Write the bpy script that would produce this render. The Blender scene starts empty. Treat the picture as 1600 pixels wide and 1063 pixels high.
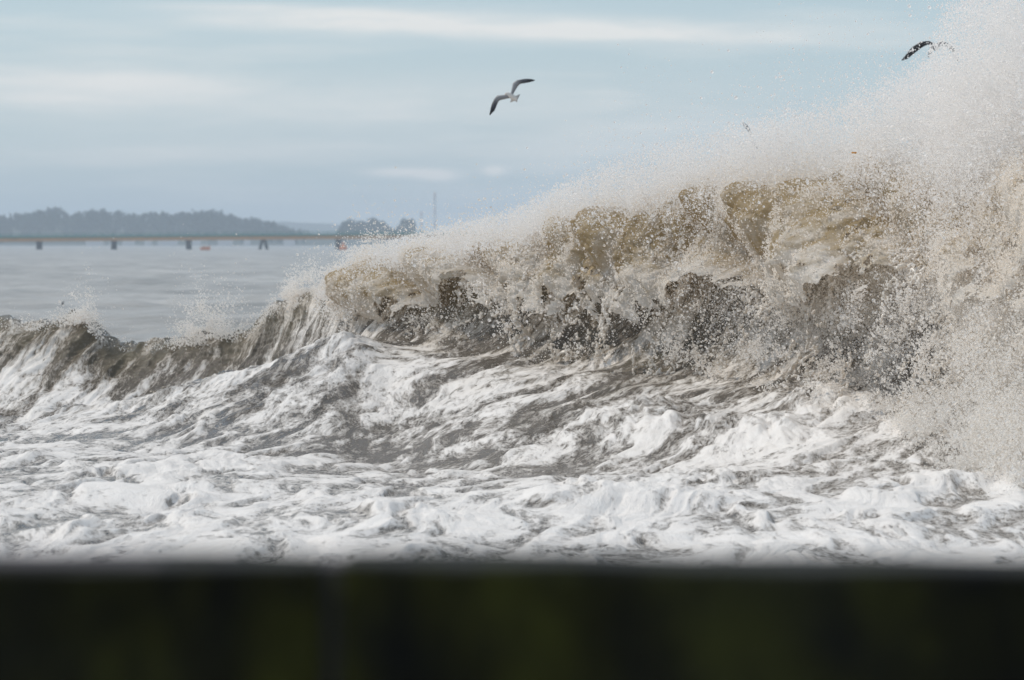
import bpy, bmesh, math, random
import numpy as np
from mathutils import Vector

# ------------------------------------------------------------------ camera, sky, sun, exposure
sc = bpy.context.scene
COL = sc.collection
F, H, HOR = 7611.0, 2.2, 378.0           # focal length in photo pixels, eye height (m), horizon row
def PX(px, y): return (px - 800.0) / F * y          # pixel column + distance -> x
def PZ(py, y): return H - (py - HOR) / F * y        # pixel row + distance -> z

cam = bpy.data.cameras.new('camera'); cam_o = bpy.data.objects.new('camera', cam); COL.objects.link(cam_o)
cam.sensor_width = 36.0; cam.lens = 36.0 * F / 1600.0
cam.clip_start = 0.1; cam.clip_end = 40000
cam_o.location = (0, 0, H)
cam_o.rotation_euler = (math.radians(90) - math.atan((531.5 - HOR) / F), 0, 0)
cam.dof.use_dof = True; cam.dof.focus_distance = 51.0; cam.dof.aperture_fstop = 4.5
sc.camera = cam_o

SUN_EL, SUN_AZ = math.radians(50), math.radians(-62)     # azimuth from +Y (ahead), towards +X positive
world = bpy.data.worlds.new('World'); sc.world = world; world.use_nodes = True
wn, wl = world.node_tree.nodes, world.node_tree.links; wn.clear()
def wnode(t, **k):
    n = wn.new(t)
    for a, b in k.items(): setattr(n, a, b)
    return n
def wmath(op, a, b=None, c=None, clamp=False):
    n = wn.new('ShaderNodeMath'); n.operation = op; n.use_clamp = clamp
    for i, v in enumerate((a, b, c)):
        if v is None: continue
        if isinstance(v, (int, float)): n.inputs[i].default_value = v
        else: wl.new(v, n.inputs[i])
    return n.outputs[0]
sky = wnode('ShaderNodeTexSky', sky_type='NISHITA', sun_disc=False, sun_elevation=SUN_EL, sun_rotation=SUN_AZ,
            air_density=1.0, dust_density=0.6, ozone_density=1.5)
tc = wnode('ShaderNodeTexCoord'); sep = wnode('ShaderNodeSeparateXYZ'); wl.new(tc.outputs['Generated'], sep.inputs[0])
elev, azim = sep.outputs['Z'], sep.outputs['X']
def wnoise(sx, sz, scale, detail=4, rough=0.55, off=0.0):
    m = wnode('ShaderNodeMapping'); wl.new(tc.outputs['Generated'], m.inputs['Vector'])
    m.inputs['Scale'].default_value = (sx, sx, sz); m.inputs['Location'].default_value = (off, off * 2, off * 3)
    n = wnode('ShaderNodeTexNoise'); wl.new(m.outputs[0], n.inputs['Vector'])
    n.inputs['Scale'].default_value = scale; n.inputs['Detail'].default_value = detail; n.inputs['Roughness'].default_value = rough
    return n.outputs['Fac']
def wbump(x0, z0, rx, rz, slope=0.0):            # one cloud: where it stands in the sky (direction) and how large
    dx = wmath('MULTIPLY', wmath('SUBTRACT', azim, x0), 1.0 / rx)
    dz = wmath('MULTIPLY', wmath('SUBTRACT', wmath('ADD', elev, wmath('MULTIPLY', azim, slope)), z0), 1.0 / rz)
    r2 = wmath('ADD', wmath('MULTIPLY', dx, dx), wmath('MULTIPLY', dz, dz))
    return wmath('POWER', 2.718, wmath('MULTIPLY', r2, -1.0))
def cdir(px, py): return (px - 800) / F, -(py - HOR) / F
n_band = wnoise(6, 60, 1.6, 5, 0.55)
n_fine = wnoise(14, 90, 3.0, 6, 0.6, 3.1)
cl = wmath('ADD', wmath('MULTIPLY', wmath('SUBTRACT', n_band, 0.47, clamp=True), 2.2), 0.02)
for (px, py, rx, rz, sl, amp) in ((760, 42, 430, 18, 0.02, 1.5), (1000, 55, 300, 10, 0.03, 0.6), (420, 15, 170, 9, 0.03, 0.9),
                                  (625, 270, 50, 7, 0, 1.6), (685, 274, 34, 9, 0, 1.6), (772, 268, 17, 7, 0, 1.7),
                                  (520, 165, 640, 46, 0, .75), (150, 120, 300, 16, 0, .3), (300, 235, 500, 22, 0, .35), (880, 262, 40, 14, 0, 0.3)):
    x0, z0 = cdir(px, py)
    b = wbump(x0, z0 + sl * x0, rx / F, rz / F, sl)
    cl = wmath('ADD', cl, wmath('MULTIPLY', wmath('MULTIPLY', b, amp), wmath('MULTIPLY', n_fine, 1.1)))
cl = wmath('MINIMUM', cl, 0.85)
mixc = wnode('ShaderNodeMix', data_type='RGBA')
wl.new(cl, mixc.inputs['Factor'])
tint = wnode('ShaderNodeMix', data_type='RGBA', blend_type='MULTIPLY'); tint.inputs['Factor'].default_value = 1.0
wl.new(sky.outputs[0], tint.inputs['A']); tint.inputs['B'].default_value = (0.72, 0.90, 1.02, 1)
veil = wnode('ShaderNodeMix', data_type='RGBA'); veil.inputs['Factor'].default_value = 0.55
wl.new(tint.outputs['Result'], veil.inputs['A']); veil.inputs['B'].default_value = (6.0, 7.2, 8.2, 1)
wl.new(veil.outputs['Result'], mixc.inputs['A'])
mixc.inputs['B'].default_value = (9.3, 9.1, 8.7, 1)
bg = wnode('ShaderNodeBackground'); bg.inputs['Strength'].default_value = 0.10
wl.new(mixc.outputs['Result'], bg.inputs['Color'])
wo = wnode('ShaderNodeOutputWorld'); wl.new(bg.outputs[0], wo.inputs['Surface'])

sun = bpy.data.lights.new('sun', 'SUN'); sun.energy = 2.4; sun.angle = math.radians(4); sun.color = (1.0, 0.92, 0.81)
sun_o = bpy.data.objects.new('sun', sun); COL.objects.link(sun_o)
sd = Vector((math.sin(SUN_AZ) * math.cos(SUN_EL), math.cos(SUN_AZ) * math.cos(SUN_EL), math.sin(SUN_EL)))
sun_o.rotation_euler = sd.to_track_quat('Z', 'Y').to_euler()
sun_o.location = (0, 0, 80)

sc.view_settings.view_transform = 'Standard'; sc.view_settings.look = 'None'
sc.view_settings.exposure = 0.0; sc.view_settings.gamma = 1.0; sc.view_settings.use_curve_mapping = False
sc.render.engine = 'CYCLES'
sc.cycles.use_denoising = True
sc.cycles.max_bounces = 10; sc.cycles.diffuse_bounces = 8; sc.cycles.volume_bounces = 1; sc.cycles.transparent_max_bounces = 8

rng = np.random.default_rng(7); random.seed(7)

# ------------------------------------------------------------------ numeric noise
def _perm(seed):
    p = np.random.default_rng(seed).permutation(256).astype(np.int32); return np.concatenate([p, p, p])
_G2 = np.stack([np.cos(np.arange(256) * 2.399), np.sin(np.arange(256) * 2.399)], 1).astype(np.float32)
_g = np.random.default_rng(5).normal(size=(256, 3)); _G3 = (_g / np.linalg.norm(_g, axis=1)[:, None]).astype(np.float32)
def fade(t): return t * t * t * (t * (t * 6 - 15) + 10)
def n2(x, y, seed=0):
    P = _perm(seed); xi = np.floor(x).astype(np.int32); yi = np.floor(y).astype(np.int32)
    xf = (x - xi).astype(np.float32); yf = (y - yi).astype(np.float32); xi &= 255; yi &= 255
    u, v = fade(xf), fade(yf)
    def g(i, j, dx, dy):
        G = _G2[P[P[(xi + i) & 255] + ((yi + j) & 255)] & 255]; return G[..., 0] * dx + G[..., 1] * dy
    a = g(0, 0, xf, yf); b = g(1, 0, xf - 1, yf); c = g(0, 1, xf, yf - 1); d = g(1, 1, xf - 1, yf - 1)
    return ((a + u * (b - a)) + v * ((c + u * (d - c)) - (a + u * (b - a)))) * 1.5
def n3(x, y, z, seed=0):
    P = _perm(seed); xi, yi, zi = (np.floor(q).astype(np.int32) for q in (x, y, z))
    xf, yf, zf = (x - xi).astype(np.float32), (y - yi).astype(np.float32), (z - zi).astype(np.float32)
    u, v, w = fade(xf), fade(yf), fade(zf)
    def g(i, j, k):
        h = P[P[P[(xi + i) & 255] + ((yi + j) & 255)] + ((zi + k) & 255)] & 255
        G = _G3[h]; return G[..., 0] * (xf - i) + G[..., 1] * (yf - j) + G[..., 2] * (zf - k)
    def lx(j, k): a = g(0, j, k); return a + u * (g(1, j, k) - a)
    def ly(k): a = lx(0, k); return a + v * (lx(1, k) - a)
    a = ly(0); return (a + w * (ly(1) - a)) * 1.6
def fbm2(x, y, o=4, seed=0, gain=0.5, lac=2.03):
    s = 0; a = 1; t = 0
    for i in range(o):
        s = s + a * n2(x, y, seed + i); t += a; a *= gain; x = x * lac + 17.3; y = y * lac + 9.1
    return s / t
def fbm3(x, y, z, o=4, seed=0, gain=0.5, lac=2.03):
    s = 0; a = 1; t = 0
    for i in range(o):
        s = s + a * n3(x, y, z, seed + i); t += a; a *= gain; x = x * lac + 17.3; y = y * lac + 9.1; z = z * lac + 4.7
    return s / t
def billow2(x, y, o=4, seed=0, gain=0.5):
    s = 0; a = 1; t = 0
    for i in range(o):
        s = s + a * np.abs(n2(x, y, seed + i)); t += a; a *= gain; x = x * 2.07 + 3.3; y = y * 2.07 + 7.7
    return s / t
def sstep(a, b, x):
    t = np.clip((x - a) / (b - a), 0, 1); return t * t * (3 - 2 * t)

# ------------------------------------------------------------------ materials
def mat(name):
    m = bpy.data.materials.new(name); m.use_nodes = True; m.node_tree.nodes.clear(); return m
class NT:
    def __init__(s, m): s.n, s.l = m.node_tree.nodes, m.node_tree.links
    def new(s, t, **k):
        n = s.n.new(t)
        for a, b in k.items():
            if a.startswith('i_'):
                key = a[2:].replace('_', ' ')
                if hasattr(b, 'is_output'): s.l.new(b, n.inputs[key])
                else: n.inputs[key].default_value = b
            else: setattr(n, a, b)
        return n
    def mix(s, f, a, b, dt='RGBA', bt='MIX'):
        n = s.n.new('ShaderNodeMix'); n.data_type = dt
        if dt == 'RGBA': n.blend_type = bt
        for key, v in (('Factor', f), ('A', a), ('B', b)):
            if dt == 'RGBA' and key != 'Factor': sock = [i for i in n.inputs if i.name == key and i.type == 'RGBA'][0]
            else: sock = [i for i in n.inputs if i.name == key and i.type == 'VALUE'][0]
            if hasattr(v, 'is_output'): s.l.new(v, sock)
            else: sock.default_value = v
        return [o for o in n.outputs if o.type == ('RGBA' if dt == 'RGBA' else 'VALUE')][0]
    def math(s, op, a, b=None, clamp=False):
        n = s.n.new('ShaderNodeMath'); n.operation = op; n.use_clamp = clamp
        for i, v in enumerate((a, b)):
            if v is None: continue
            if hasattr(v, 'is_output'): s.l.new(v, n.inputs[i])
            else: n.inputs[i].default_value = v
        return n.outputs[0]
    def ramp(s, f, stops):
        n = s.n.new('ShaderNodeValToRGB'); s.l.new(f, n.inputs[0]); e = n.color_ramp.elements
        while len(e) < len(stops): e.new(0.5)
        for q, (p, c) in zip(e, stops): q.position = p; q.color = (*c, 1) if len(c) == 3 else c
        return n.outputs[0]
    def noise(s, scale, detail=4, rough=0.55, vec=None, mapscale=None):
        n = s.n.new('ShaderNodeTexNoise'); n.inputs['Scale'].default_value = scale
        n.inputs['Detail'].default_value = detail; n.inputs['Roughness'].default_value = rough
        t = s.n.new('ShaderNodeNewGeometry').outputs['Position'] if vec is None else vec
        if mapscale:
            m = s.n.new('ShaderNodeMapping'); m.inputs['Scale'].default_value = mapscale; s.l.new(t, m.inputs[0]); t = m.outputs[0]
        s.l.new(t, n.inputs['Vector']); return n.outputs['Fac']
    def out(s, surf=None, vol=None):
        o = s.n.new('ShaderNodeOutputMaterial')
        if surf: s.l.new(surf, o.inputs['Surface'])
        if vol: s.l.new(vol, o.inputs['Volume'])

def simple(name, col, rough=0.7, var=0.25, scale=3.0, spec=0.3):
    m = mat(name); t = NT(m)
    c = t.mix(t.noise(scale, 5), tuple(x * (1 - var) for x in col) + (1,), tuple(min(1, x * (1 + var)) for x in col) + (1,))
    p = t.new('ShaderNodeBsdfPrincipled', i_Base_Color=c, i_Roughness=rough); p.inputs['Specular IOR Level'].default_value = spec
    t.out(p.outputs[0]); return m

def water_mat():
    m = mat('muddy_water_and_foam'); t = NT(m)
    fm = t.new('ShaderNodeAttribute', attribute_name='foam').outputs['Fac']
    tn = t.new('ShaderNodeAttribute', attribute_name='silt').outputs['Fac']
    fl = t.new('ShaderNodeAttribute', attribute_name='flow').outputs['Vector']
    n1 = t.noise(8.5, 8, 0.74, vec=fl, mapscale=(1, 1.5, 1)); n2_ = t.noise(36, 6, 0.72, vec=fl, mapscale=(1, 2.0, 1))
    def web(sc_, my, off):
        q = t.noise(sc_, 5, 0.62, vec=fl, mapscale=(1, my, 1))
        return t.math('SUBTRACT', 0.4, t.math('MULTIPLY', t.math('ABSOLUTE', t.math('SUBTRACT', q, off)), 6.0))
    v = t.math('MULTIPLY', fm, 0.55)
    v = t.math('ADD', v, t.math('MULTIPLY', t.math('SUBTRACT', n1, 0.5), 1.9))
    v = t.math('ADD', v, t.math('MULTIPLY', web(6.5, 1.5, 0.5), 0.26)); v = t.math('ADD', v, t.math('MULTIPLY', web(15, 1.8, 0.48), 0.22))
    v = t.math('ADD', v, t.math('MULTIPLY', t.math('SUBTRACT', n2_, 0.5), 0.9))
    f2 = t.new('ShaderNodeMapRange', interpolation_type='SMOOTHSTEP', i_Value=v, i_From_Min=-0.36, i_From_Max=0.32).outputs[0]
    water = t.mix(tn, (0.086, 0.069, 0.050, 1), (0.150, 0.120, 0.062, 1))
    foamc = t.mix(t.noise(5, 4), (0.74, 0.69, 0.645, 1), (0.88, 0.855, 0.83, 1))
    foamc = t.mix(tn, foamc, (0.56, 0.49, 0.40, 1))
    thin = t.mix(tn, (0.36, 0.315, 0.27, 1), (0.31, 0.25, 0.17, 1))
    lo = t.new('ShaderNodeMapRange', i_Value=f2, i_From_Min=0.0, i_From_Max=0.5).outputs[0]; hi = t.new('ShaderNodeMapRange', i_Value=f2, i_From_Min=0.42, i_From_Max=1.0).outputs[0]
    c = t.mix(hi, t.mix(lo, water, thin), foamc)
    r = t.mix(f2, 0.10, 0.75, dt='FLOAT')
    hgt = t.math('ADD', t.math('MULTIPLY', f2, 0.5), t.math('ADD', t.math('MULTIPLY', n1, 0.9), t.math('MULTIPLY', n2_, 0.35)))
    b = t.new('ShaderNodeBump', i_Strength=0.8, i_Distance=0.035, i_Height=hgt)
    p = t.new('ShaderNodeBsdfPrincipled', i_Base_Color=c, i_Roughness=r, i_Normal=b.outputs[0]); p.inputs['IOR'].default_value = 1.33
    t.out(p.outputs[0]); return m
def sea_mat():
    m = mat('open_sea_water'); t = NT(m)
    c = t.mix(t.ramp(t.noise(0.16, 7, 0.68, mapscale=(0.6, .45, 1)), [(.34, (0, 0, 0)), (.66, (1, 1, 1))]), (0.20, 0.19, 0.17, 1), (0.46, 0.44, 0.41, 1))
    cap = t.math('MULTIPLY', t.math('SUBTRACT', t.noise(0.45, 6, 0.65, mapscale=(0.35, 0.6, 1)), 0.66, clamp=True), 7.0, clamp=True)
    c = t.mix(cap, c, (0.6, 0.6, 0.6, 1))
    b = t.new('ShaderNodeBump', i_Strength=0.8, i_Distance=0.35, i_Height=t.noise(0.7, 6, 0.6, mapscale=(0.6, 1, 1)))
    p = t.new('ShaderNodeBsdfPrincipled', i_Base_Color=c, i_Roughness=0.35, i_Normal=b.outputs[0]); p.inputs['Specular IOR Level'].default_value = 0.3; p.inputs['IOR'].default_value = 1.33
    t.out(p.outputs[0]); return m
def lip_mat():
    m = mat('backlit_muddy_lip'); t = NT(m)
    fo = t.new('ShaderNodeAttribute', attribute_name='foam').outputs['Fac']
    fine = t.noise(30, 5, 0.65)
    f = t.math('ADD', fo, t.math('MULTIPLY', t.math('SUBTRACT', fine, 0.5), 0.8), clamp=True)
    mud_glow = t.mix(t.noise(4, 3), (0.42, 0.29, 0.12, 1), (0.58, 0.46, 0.28, 1))  # ochre of muddy water, with its backlit glow put into the colour
    foamc = t.mix(t.noise(6, 4), (0.86, 0.79, 0.70, 1), (0.94, 0.91, 0.87, 1))
    c = t.mix(f, mud_glow, foamc)
    b = t.new('ShaderNodeBump', i_Strength=0.5, i_Distance=0.025, i_Height=t.noise(40, 5, 0.7))
    d = t.new('ShaderNodeBsdfPrincipled', i_Base_Color=c, i_Normal=b.outputs[0], i_Roughness=0.45)
    tr = t.new('ShaderNodeBsdfTranslucent', i_Color=c)
    mx = t.new('ShaderNodeMixShader', i_Fac=0.52); t.l.new(d.outputs[0], mx.inputs[1]); t.l.new(tr.outputs[0], mx.inputs[2])
    t.out(mx.outputs[0]); return m
def drop_mat(name, c0, c1, tr=0.45, scale=2.0):
    m = mat(name); t = NT(m)
    c = t.mix(t.noise(scale, 3), (*c0, 1), (*c1, 1))
    d = t.new('ShaderNodeBsdfPrincipled', i_Base_Color=c, i_Roughness=0.25)
    q = t.new('ShaderNodeBsdfTranslucent', i_Color=c)
    mx = t.new('ShaderNodeMixShader', i_Fac=tr); t.l.new(d.outputs[0], mx.inputs[1]); t.l.new(q.outputs[0], mx.inputs[2])
    t.out(mx.outputs[0]); return m
M_WATER, M_SEA, M_LIP = water_mat(), sea_mat(), lip_mat()
M_SPLASH = drop_mat('cream_splash', (0.80, 0.73, 0.64), (0.93, 0.90, 0.86), 0.40, 3.0)
M_DROP = drop_mat('white_drops', (0.86, 0.80, 0.73), (0.95, 0.93, 0.91), 0.45)
M_FROTH = drop_mat('froth_drops', (0.86, 0.78, 0.68), (0.95, 0.91, 0.86), 0.5)
M_FALL = drop_mat('falling_drops', (0.88, 0.84, 0.79), (0.95, 0.925, 0.89), 0.5, 1.2)
M_MIST = drop_mat('fine_mist_drops', (0.94, 0.91, 0.885), (0.97, 0.955, 0.94), 0.5)

# ------------------------------------------------------------------ object helpers
def link(name, data, parent=None, **props):
    o = bpy.data.objects.new(name, data); COL.objects.link(o)
    if parent is not None: o.parent = parent
    for k, v in props.items(): o[k] = v
    return o
def grid_mesh(name, co, keep_faces=None, normals=None, attrs=None, mat_=None):
    """co: (rows, cols, 3) array; keep_faces: bool (rows-1, cols-1)."""
    R, C = co.shape[:2]
    idx = np.arange(R * C, dtype=np.int32).reshape(R, C)
    q = np.stack([idx[:-1, :-1], idx[:-1, 1:], idx[1:, 1:], idx[1:, :-1]], -1)
    q = q[keep_faces] if keep_faces is not None else q.reshape(-1, 4)
    used = np.unique(q); remap = np.full(R * C, -1, np.int32); remap[used] = np.arange(len(used), dtype=np.int32)
    q = remap[q]; v = co.reshape(-1, 3)[used]
    me = bpy.data.meshes.new(name)
    me.vertices.add(len(v)); me.vertices.foreach_set('co', v.astype(np.float32).ravel())
    me.loops.add(q.size); me.loops.foreach_set('vertex_index', q.astype(np.int32).ravel())
    me.polygons.add(len(q)); me.polygons.foreach_set('loop_start', np.arange(0, q.size, 4, dtype=np.int32))
    me.polygons.foreach_set('loop_total', np.full(len(q), 4, np.int32))
    me.update(calc_edges=True)
    me.polygons.foreach_set('use_smooth', np.ones(len(q), bool))
    for k, a in (attrs or {}).items():
        if a.ndim == 3:
            at = me.attributes.new(k, 'FLOAT_VECTOR', 'POINT'); at.data.foreach_set('vector', a.reshape(-1, 3)[used].astype(np.float32).ravel()); continue
        at = me.attributes.new(k, 'FLOAT', 'POINT'); at.data.foreach_set('value', a.reshape(-1)[used].astype(np.float32))
    if normals is not None:
        me.normals_split_custom_set_from_vertices(normals.reshape(-1, 3)[used].tolist())
    if mat_: me.materials.append(mat_)
    return me
def grid_normals(co):
    du = np.gradient(co, axis=1); dv = np.gradient(co, axis=0)
    n = np.cross(du, dv); return n / (np.linalg.norm(n, axis=-1, keepdims=True) + 1e-12)
def points_group(mat_):
    g = bpy.data.node_groups.new('drops_from_points', 'GeometryNodeTree')
    g.interface.new_socket('Geometry', in_out='INPUT', socket_type='NodeSocketGeometry')
    g.interface.new_socket('Geometry', in_out='OUTPUT', socket_type='NodeSocketGeometry')
    i = g.nodes.new('NodeGroupInput'); o = g.nodes.new('NodeGroupOutput')
    mp = g.nodes.new('GeometryNodeMeshToPoints'); at = g.nodes.new('GeometryNodeInputNamedAttribute'); at.data_type = 'FLOAT'
    at.inputs['Name'].default_value = 'rad'
    sm = g.nodes.new('GeometryNodeSetMaterial'); sm.inputs['Material'].default_value = mat_
    g.links.new(i.outputs[0], mp.inputs['Mesh']); g.links.new(at.outputs['Attribute'], mp.inputs['Radius'])
    g.links.new(mp.outputs[0], sm.inputs['Geometry']); g.links.new(sm.outputs[0], o.inputs[0]); return g
def splash_group(mat_, voxel, thresh=0.1):
    g = bpy.data.node_groups.new('splash_from_points', 'GeometryNodeTree')
    g.interface.new_socket('Geometry', in_out='INPUT', socket_type='NodeSocketGeometry')
    g.interface.new_socket('Geometry', in_out='OUTPUT', socket_type='NodeSocketGeometry')
    i = g.nodes.new('NodeGroupInput'); o = g.nodes.new('NodeGroupOutput')
    mp = g.nodes.new('GeometryNodeMeshToPoints'); at = g.nodes.new('GeometryNodeInputNamedAttribute'); at.data_type = 'FLOAT'
    at.inputs['Name'].default_value = 'rad'
    pv = g.nodes.new('GeometryNodePointsToVolume'); pv.resolution_mode = 'VOXEL_SIZE'; pv.inputs['Voxel Size'].default_value = voxel
    vm = g.nodes.new('GeometryNodeVolumeToMesh'); vm.inputs['Threshold'].default_value = thresh
    ss = g.nodes.new('GeometryNodeSetShadeSmooth')
    sm = g.nodes.new('GeometryNodeSetMaterial'); sm.inputs['Material'].default_value = mat_
    g.links.new(i.outputs[0], mp.inputs['Mesh']); g.links.new(at.outputs['Attribute'], mp.inputs['Radius'])
    g.links.new(mp.outputs[0], pv.inputs['Points']); g.links.new(at.outputs['Attribute'], pv.inputs['Radius'])
    g.links.new(pv.outputs[0], vm.inputs['Volume']); g.links.new(vm.outputs[0], ss.inputs[0])
    g.links.new(ss.outputs[0], sm.inputs['Geometry']); g.links.new(sm.outputs[0], o.inputs[0]); return g
def point_object(name, co, rad, group, mat_, parent=None, **props):
    me = bpy.data.meshes.new(name); me.vertices.add(len(co)); me.vertices.foreach_set('co', co.astype(np.float32).ravel())
    at = me.attributes.new('rad', 'FLOAT', 'POINT'); at.data.foreach_set('value', rad.astype(np.float32))
    me.materials.append(mat_)
    o = link(name, me, parent, **props); md = o.modifiers.new('build', 'NODES'); md.node_group = group
    return o

# ------------------------------------------------------------------ the water sheet: surf, both waves
NC = 980
pxs = np.linspace(-260, 1860, NC)
def curve(ps, vs, smooth=25):
    v = np.interp(pxs, ps, vs); k = np.hanning(2 * smooth + 3)[1:-1]; k /= k.sum()
    return np.convolve(np.pad(v, smooth, mode='edge'), k, mode='valid')
CP = [-260, 0, 60, 120, 160, 200, 270, 330, 380, 430, 480, 540, 600, 700, 800, 900, 1000, 1200, 1400, 1600, 1860]
yc = curve(CP, [70, 68, 67.6, 67.2, 67, 66.8, 66.3, 65.8, 65.3, 64.6, 63.6, 62, 60.6, 59, 57.6, 56, 54.6, 52.2, 50, 48, 46])
cpy = curve(CP, [505, 503, 512, 496, 528, 545, 540, 528, 528, 482, 468, 462, 450, 445, 430, 420, 410, 385, 370, 365, 365], 10)
hc = H - (cpy - HOR) / F * yc
yr = curve(CP, [57.5, 57.2, 57, 57, 56.9, 56.8, 56.5, 56.3, 56.1, 56, 56, 56.5, 56.8, 55.6, 54.2, 52.8, 51.2, 48.8, 46.6, 44.6, 42.6])
rpy = curve(CP, [668, 665, 655, 648, 645, 642, 620, 608, 596, 582, 560, 530, 548, 570, 585, 605, 615, 625, 640, 650, 650], 12)
hr = H - (rpy - HOR) / F * yr
right = sstep(500, 620, pxs)
yt = (1 - right) * (yc - 1.9) + right * (yc - 1.7)
tpy = curve(CP, [600, 610, 640, 650, 650, 645, 640, 632, 622, 608, 580, 545, 525, 535, 545, 555, 560, 565, 575, 590, 590], 12)
zt = H - (tpy - HOR) / F * yt
zt = np.where(pxs < 520, np.minimum(zt, hr - 0.12), zt); zt = np.convolve(np.pad(zt, 12, mode='edge'), np.ones(25) / 25, mode='valid')
one = np.ones(NC)
hang = right * 0.55
K = [(22 * one, -0.05 * one), (31 * one, 0.0 * one), (41 * one - right * 1.5, 0.06 * one),
     (yr - 2.6, 0.34 * hr + 0.02), (yr, hr), (yt, zt),
     (yc - 0.85 - 0.1 * right, zt + 0.52 * (hc - zt)), (yc - 0.42 - hang * 0.6, zt + 0.86 * (hc - zt)),
     (yc - hang, hc), (yc + 1.0, 0.80 * hc), (yc + 5.0, 0.18 * hc), (95 * one, -0.02 * one)]
KY = np.stack([k[0] for k in K]); KZ = np.stack([k[1] for k in K])
PYK = HOR - (KZ - H) / KY * F
seglen = np.abs(np.diff(PYK, axis=0)).mean(1)
wgt = np.maximum(seglen, [6, 90, 80, 70, 60, 45, 60, 50, 30, 12, 10, 6]) if False else np.array([6, 150, 130, 135, 90, 60, 55, 45, 30, 16, 10, 6.])
NR = 660
cnt = np.maximum(3, np.round(wgt / wgt.sum() * NR)).astype(int)[:len(K) - 1]
tt = np.concatenate([np.arange(c) / c + i for i, c in enumerate(cnt)] + [[len(K) - 1]])
NR = len(tt)
chord = np.sqrt(np.diff(KY, axis=0) ** 2 + np.diff(KZ, axis=0) ** 2); S = np.concatenate([np.zeros((1, NC)), np.cumsum(chord, 0)])
def hermite(V):
    d = np.diff(V, axis=0) / chord; m = np.empty_like(V); m[0] = d[0]; m[-1] = d[-1]
    m[1:-1] = (d[:-1] * chord[1:] + d[1:] * chord[:-1]) / (chord[1:] + chord[:-1])
    i = np.minimum(tt.astype(int), len(K) - 2); u = (tt - i)[:, None]; h = chord[i]
    return (V[i] * (1 + 2 * u) * (1 - u) ** 2 + m[i] * h * u * (1 - u) ** 2 + V[i + 1] * u * u * (3 - 2 * u) + m[i + 1] * h * u * u * (u - 1))
Y, Z = hermite(KY), hermite(KZ)
X = (pxs[None, :] - 800) / F * Y
base = np.stack([X, Y, Z], -1)
SS = np.concatenate([np.zeros((1, NC)), np.cumsum(np.sqrt(np.diff(Y, axis=0) ** 2 + np.diff(Z, axis=0) ** 2), 0)])
T = np.repeat(tt[:, None], NC, 1); PXg = np.repeat(pxs[None, :], NR, 0); PYg = HOR - (Z - H) / Y * F
N0 = grid_normals(base)
rt = np.repeat(right[None, :], NR, 0)
def gs(px, py, rx, ry): return np.exp(-((PXg - px) / rx) ** 2 - ((PYg - py) / ry) ** 2)
# foam cover wanted, by place on the water
cov = np.interp(T, [0, 1, 2, 2.6, 3.2, 4, 5, 6, 7, 8, 9, 11], [.93, .95, .88, .62, .44, .40, .34, .20, .16, .14, .10, .10])
lft = (1 - rt) * sstep(4.15, 4.7, T)
cov = cov * (1 - lft) + lft * np.interp(T, [4, 5, 6, 7, 8, 9, 11], [.28, .20, .17, .12, .10, .1, .08])
cov += lft * (0.55 * gs(20, 610, 170, 55) + 0.25 * gs(170, 650, 160, 30)) * (T < 6.6)
cov += (T < 3.9) * (-0.35 * gs(690, 775, 110, 16) - 0.30 * gs(930, 742, 60, 14) - 0.25 * gs(640, 690, 220, 25) + 0.12 * gs(80, 690, 260, 30)
                    + 0.25 * gs(300, 745, 220, 14) + 0.22 * gs(1000, 690, 130, 26) + 0.25 * gs(1250, 700, 200, 60) + 0.2 * gs(1100, 800, 400, 40))
cov += 0.30 * (1 - sstep(.0, .35, np.abs(T - 3.95))) * (1 - rt)          # the broken edge of the near foam ridge
cov += rt * (T > 3.3) * (0.22 * gs(640, 590, 120, 60) - 0.25 * gs(1000, 560, 140, 40)) + sstep(1150, 1400, PXg) * (T > 2.9) * 0.3
cov += (T > 5.5) * 0.42 * gs(495, 490, 75, 34)
cov = np.clip(cov, 0.03, 0.97)
# flow-aligned coordinates on the water: the pattern is drawn out along the flow up the face
ratio = np.interp(T, [0, 2, 3, 4, 5, 8, 11], [.13, .14, .20, .24, .26, .34, .4])
B = np.concatenate([np.zeros((1, NC)), np.cumsum(np.diff(SS, axis=0) * ratio[1:], 0)])
skewr = np.interp(T, [0, 2, 3, 4, 6, 8, 11], [0.03, 0.06, .25, .55, .70, .25, 0])
A_ = np.concatenate([np.zeros((1, NC)), np.cumsum(np.diff(SS, axis=0) * skewr[1:], 0)])
wx = fbm2(X * 0.8, B * 2.2, 3, 11) * 0.5; ws = fbm2(X * 0.8 + 40, B * 2.2, 3, 21) * 0.22
a = X - A_ + wx; b = B + ws
big = fbm2(a * 1.1, b * 1.1, 3, 31)
med = fbm2(a * 3.0, b * 3.2, 2, 41, 0.5)
fld = 0.8 * big + 1.0 * med
srt = np.sort(fld[::4, ::4].ravel()); rank = np.interp(fld, srt, np.linspace(0, 1, len(srt)))
marg = cov - (1 - rank)
foam = sstep(-0.3, 0.3, marg)
thick = np.clip(marg, 0, 0.6) / 0.6
# relief
puff = billow2(a * 1.5, b * 1.7, 3, 71, 0.45)
puff2 = billow2(a * 4.5, b * 5, 2, 81, 0.4)
swell = fbm2(X * 0.5, Y * 0.24, 3, 91)
lump = sstep(0.0, 0.5, fbm2(X * 0.8 + 3, Y * 0.42, 2, 95))
flat = np.interp(T, [0, 2.5, 4, 11], [1, 1, .35, .3])
face = sstep(2.6, 3.8, T)
d = flat * (0.13 * swell + 0.07 * lump * thick) \
    + foam * (0.008 + (0.070 - 0.022 * face) * puff * (0.4 + thick)) + foam * (0.014 + 0.03 * face) * puff2
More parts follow.
